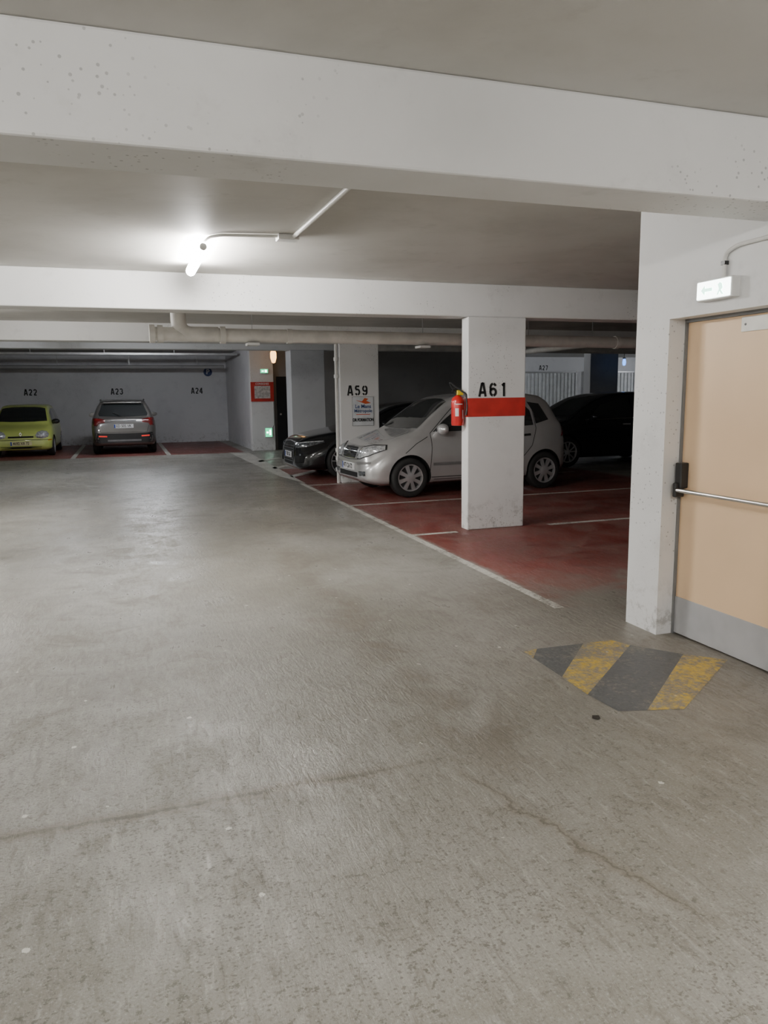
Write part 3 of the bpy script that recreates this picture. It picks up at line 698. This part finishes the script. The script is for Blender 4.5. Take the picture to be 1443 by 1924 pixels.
for k in range(4):
    vs=[];fs=[];r=.038;R_=20
    for i in range(R_):
        a=2*pi*i/R_; vs+=[(0,cos(a)*r,sin(a)*r),(0,cos(a)*r*.78,sin(a)*r*.78)]
    for i in range(R_): j=(i+1)%R_; fs.append((2*i,2*j,2*j+1,2*i+1))
    mesh('ring_emblem',vs,fs,MCHR,c.root,loc=(P.x-.022,-.084+k*.056,.62))
c.plate('front',.45,'FT 072 GE',w=.25)
c.mirror(1.68,.98,PBk)

# --- lime green small car, facing the aisle
PG=paintmat('lime_paint',(.54,.62,.16),.05,.35)
c=Car('green',3.43,1.63,
 [(0,.44),(.025,.60),(.08,.69),(.20,.76),(.42,.84),(.52,.88),(.58,.92),(.95,1.15),(1.32,1.35),(1.6,1.41),(2.1,1.43),(2.8,1.41),(3.10,1.34),(3.30,1.02),(3.40,.85),(3.43,.60)],
 [(0,.44),(.6,.84),(2,.90),(3.43,.95)],
 [(0,.26),(.06,.20),(.3,.18),(3.2,.2),(3.43,.32)],
 [(0,.70),(.03,.81),(.10,.89),(.25,.95),(.6,.985),(1.,1.),(2.9,1.),(3.3,.92),(3.43,.8)],
 (.55,2.90),.275,PG,(-2.78,22.75,0),pi/2,'lime green small car parked facing out at the back wall',.77)
c.wheelset('plain',6)
c.patch('windshield',[(.66,-.64),(.62,-.3),(.61,0),(.62,.3),(.66,.64),(1.26,.56),(1.31,.3),(1.32,0),(1.31,-.3),(1.26,-.56)],'top',MGLASS,K=10)
for d in ('left','right'):
    c.patch('side_window',[(.90,.92),(1.27,1.20),(1.6,1.30),(2.1,1.32),(2.12,.95)],d,MGLASS)
    c.patch('side_window',[(2.18,.95),(2.16,1.32),(2.75,1.30),(2.9,.98)],d,MGLASS)
    c.ribbon('panel_gap',[[(.90,.28),(.90,.9)],[(2.15,.26),(2.15,.92)]],d,GAP,.008)
for sg in (-1,1):
    q=lambda pl:[(sg*-u,v) for u,v in pl]
    c.patch('headlight',q([(.40,.53),(.37,.60),(.42,.68),(.53,.72),(.65,.70),(.70,.62),(.68,.54),(.54,.50)]),'front',MLENS,.006,.04)
    c.patch('indicator',q([(.68,.44),(.68,.47),(.76,.48),(.76,.45)]),'front',mat('amber_lens',(.7,.25,.02),.2),.005)
c.patch('grille',[(-.32,.53),(-.32,.575),(.32,.575),(.32,.53)],'front',MUNDER,.004)
c.patch('air_intake',[(-.5,.24),(-.52,.29),(.52,.29),(.5,.24)],'front',MUNDER,.004)
c.ribbon('bumper_gap',[[(-.76,.47),(0,.475),(.76,.47)]],'front',GAP,.014)
P,n=c.hit(0,.62,'front')
mesh('diamond_emblem',[(-.0,0,.06),(0,.04,0),(0,0,-.06),(0,-.04,0),(0,0,.03),(0,.02,0),(0,0,-.03),(0,-.02,0)],[(0,1,5,4),(1,2,6,5),(2,3,7,6),(3,0,4,7)],MCHR,c.root,loc=(P.x-.03,0,.63))
c.plate('front',.375,'4692 XR 72',MPLY,w=.27,sx=.8)
c.mirror(.90,.92,MBLKP)
tube('wiper',[(.66,-.1,.96),(1.18,.15,1.295)],.009,MBLKP,c.root)

# --- grey crossover seen from behind
PT=paintmat('grey_beige_paint',(.150,.142,.134),.55,.32)
c=Car('crossover',4.16,1.76,
 [(0,.50),(.03,.68),(.1,.80),(.3,.88),(.8,.96),(1.05,1.02),(1.15,1.06),(1.5,1.27),(1.9,1.46),(2.3,1.53),(2.7,1.545),(3.3,1.52),(3.6,1.48),(3.74,1.42),(3.92,1.18),(4.02,1.04),(4.10,.98),(4.14,.84),(4.16,.60)],
 [(0,.5),(1.1,.98),(3.,1.02),(4.16,1.08)],
 [(0,.28),(.06,.24),(.3,.22),(3.9,.24),(4.10,.27),(4.16,.33)],
 [(0,.6),(.03,.7),(.1,.82),(.3,.92),(.7,.98),(1.,1.),(3.5,1.),(3.85,.975),(4.02,.93),(4.12,.88),(4.16,.80)],
 (.80,3.34),.335,PT,(-.08,26.6,0),-pi/2,'grey crossover car parked nose to the back wall',.73)
c.wheelset('plain',5)
c.patch('rear_window',[(-.64,1.08),(-.66,1.14),(-.55,1.41),(-.3,1.435),(0,1.44),(.3,1.435),(.55,1.41),(.66,1.14),(.64,1.08),(0,1.06)],'rear',MGLASS,.006,K=10)
for sg in (-1,1):
    q=lambda pl:[(sg*-u,v) for u,v in pl]
    c.patch('tail_light',q([(.50,.90),(.50,.985),(.66,1.02),(.80,1.03),(.815,.90),(.80,.80),(.72,.80),(.66,.88)]),'rear',MTAIL,.006,.012)
    c.patch('rear_reflector',q([(.46,.50),(.46,.535),(.68,.545),(.68,.51)]),'rear',mat('reflector_red',(.6,.02,.02),.2,em=.5,emc=(1,.05,.03)),.014)
    c.ribbon('roof_rail',[[(1.9,sg*.60),(3.4,sg*.60)]],'top',MBLKP,.03,.03)
c.patch('rear_bumper',[(-.76,.34),(-.80,.46),(-.76,.62),(-.4,.60),(0,.595),(.4,.60),(.76,.62),(.80,.46),(.76,.34)],'rear',MBLKP,.006,K=10)
c.ribbon('skid_trim',[[(-.45,.40),(.45,.40)]],'rear',GTR,.05,.012)
c.ribbon('panel_gap',[[(-.66,1.04),(-.70,.88),(-.62,.63),(.62,.63),(.70,.88),(.66,1.04)]],'rear',GAP,.010)
c.ribbon('chrome_strip',[[(-.34,.955),(.34,.955)]],'rear',MCHR,.025,.012)
for d in ('left','right'):
    c.patch('side_window',[(1.5,1.03),(1.95,1.33),(2.3,1.42),(2.32,1.05)],d,MGLASS)
    c.patch('side_window',[(2.38,1.05),(2.36,1.42),(3.0,1.42),(3.35,1.36),(3.45,1.12)],d,MGLASS)
box('roof_spoiler',3.60,3.83,-.52,.52,1.435,1.47,PT,c.root,.012)
c.plate('rear',.80,'ED 505 VK',w=.26)
tube('wiper',[(4.05,0,1.07),(3.97,-.28,1.19)],.01,MBLKP,c.root)
c.mirror(1.6,1.05,PT)

# --- dark car in the second row
PD=paintmat('dark_blue_paint',(.016,.017,.020),.3,.25)
c=Car('dark',4.4,1.82,
 [(0,.48),(.03,.66),(.10,.76),(.3,.85),(.7,.95),(.95,1.02),(1.3,1.24),(1.8,1.47),(2.2,1.54),(2.8,1.56),(3.6,1.53),(4.0,1.44),(4.2,1.14),(4.33,.95),(4.4,.62)],
 [(0,.45),(1.0,.93),(2.5,.98),(4.4,1.04)],
 [(0,.26),(.06,.21),(.3,.19),(4.1,.2),(4.4,.32)],
 [(0,.6),(.03,.7),(.1,.82),(.3,.92),(.7,.98),(1.,1.),(3.7,1.),(4.2,.93),(4.4,.78)],
 (.85,3.55),.325,PD,(7.9,14.55,0),0,'dark people carrier parked behind the silver hatchback',.73)
c.wheelset('double',5)
c.patch('windshield',[(1.08,-.66),(1.04,-.3),(1.03,0),(1.04,.3),(1.08,.66),(1.74,.56),(1.79,.3),(1.8,0),(1.79,-.3),(1.74,-.56)],'top',MGLASS,K=10)
for d in ('left','right'):
    c.patch('side_window',[(1.35,1.0),(1.75,1.30),(2.1,1.41),(2.45,1.43),(2.46,1.02)],d,MGLASS)
    c.patch('side_window',[(2.52,1.02),(2.51,1.43),(3.3,1.42),(3.4,1.04)],d,MGLASS)
    c.patch('side_window',[(3.46,1.05),(3.38,1.41),(3.75,1.37),(3.95,1.1)],d,MGLASS)
    c.ribbon('panel_gap',[[(1.3,.28),(1.3,.98)],[(2.49,.26),(2.49,1.44)],[(3.4,.45),(3.43,1.42)]],d,GAP,.008)
    c.ribbon('window_trim',[[(1.3,.985),(3.95,1.04)]],d,MCHR,.014,.006)
    c.ribbon('door_handle',[[(2.2,.88),(2.4,.88)],[(3.1,.9),(3.3,.9)]],d,MGALV,.03,.01,split=True)
for sg in (-1,1):
    c.patch('headlight',[(sg*-u,v) for u,v in [(.44,.60),(.42,.68),(.62,.75),(.78,.76),(.78,.68),(.6,.60)]],'front',MLENSD,.005,.02)
c.patch('grille',[(-.3,.56),(-.34,.66),(.34,.66),(.3,.56)],'front',MUNDER,.005)
c.mirror(1.45,1.02,PD)

# ------------------------------------------------------------ WORLD + CAMERA
w=bpy.data.worlds.new('World'); S.world=w; w.use_nodes=True
w.node_tree.nodes['Background'].inputs[0].default_value=(.8,.85,1,1); w.node_tree.nodes['Background'].inputs[1].default_value=.02
cam=bpy.data.cameras.new('Camera'); co=bpy.data.objects.new('Camera',cam); COL.objects.link(co)
r=Vector((.94599,-.32393,-.01313)); u=Vector((.06205,.14116,.98804)); f=Vector((.3182,.93549,-.15363))
mt=Matrix((r,u,-f)).transposed().to_4x4(); mt.translation=(0,0,1.55); co.matrix_world=mt
cam.sensor_fit='VERTICAL'; cam.sensor_height=36; cam.lens=36*1405/1924; cam.clip_start=.05; cam.clip_end=200
S.camera=co
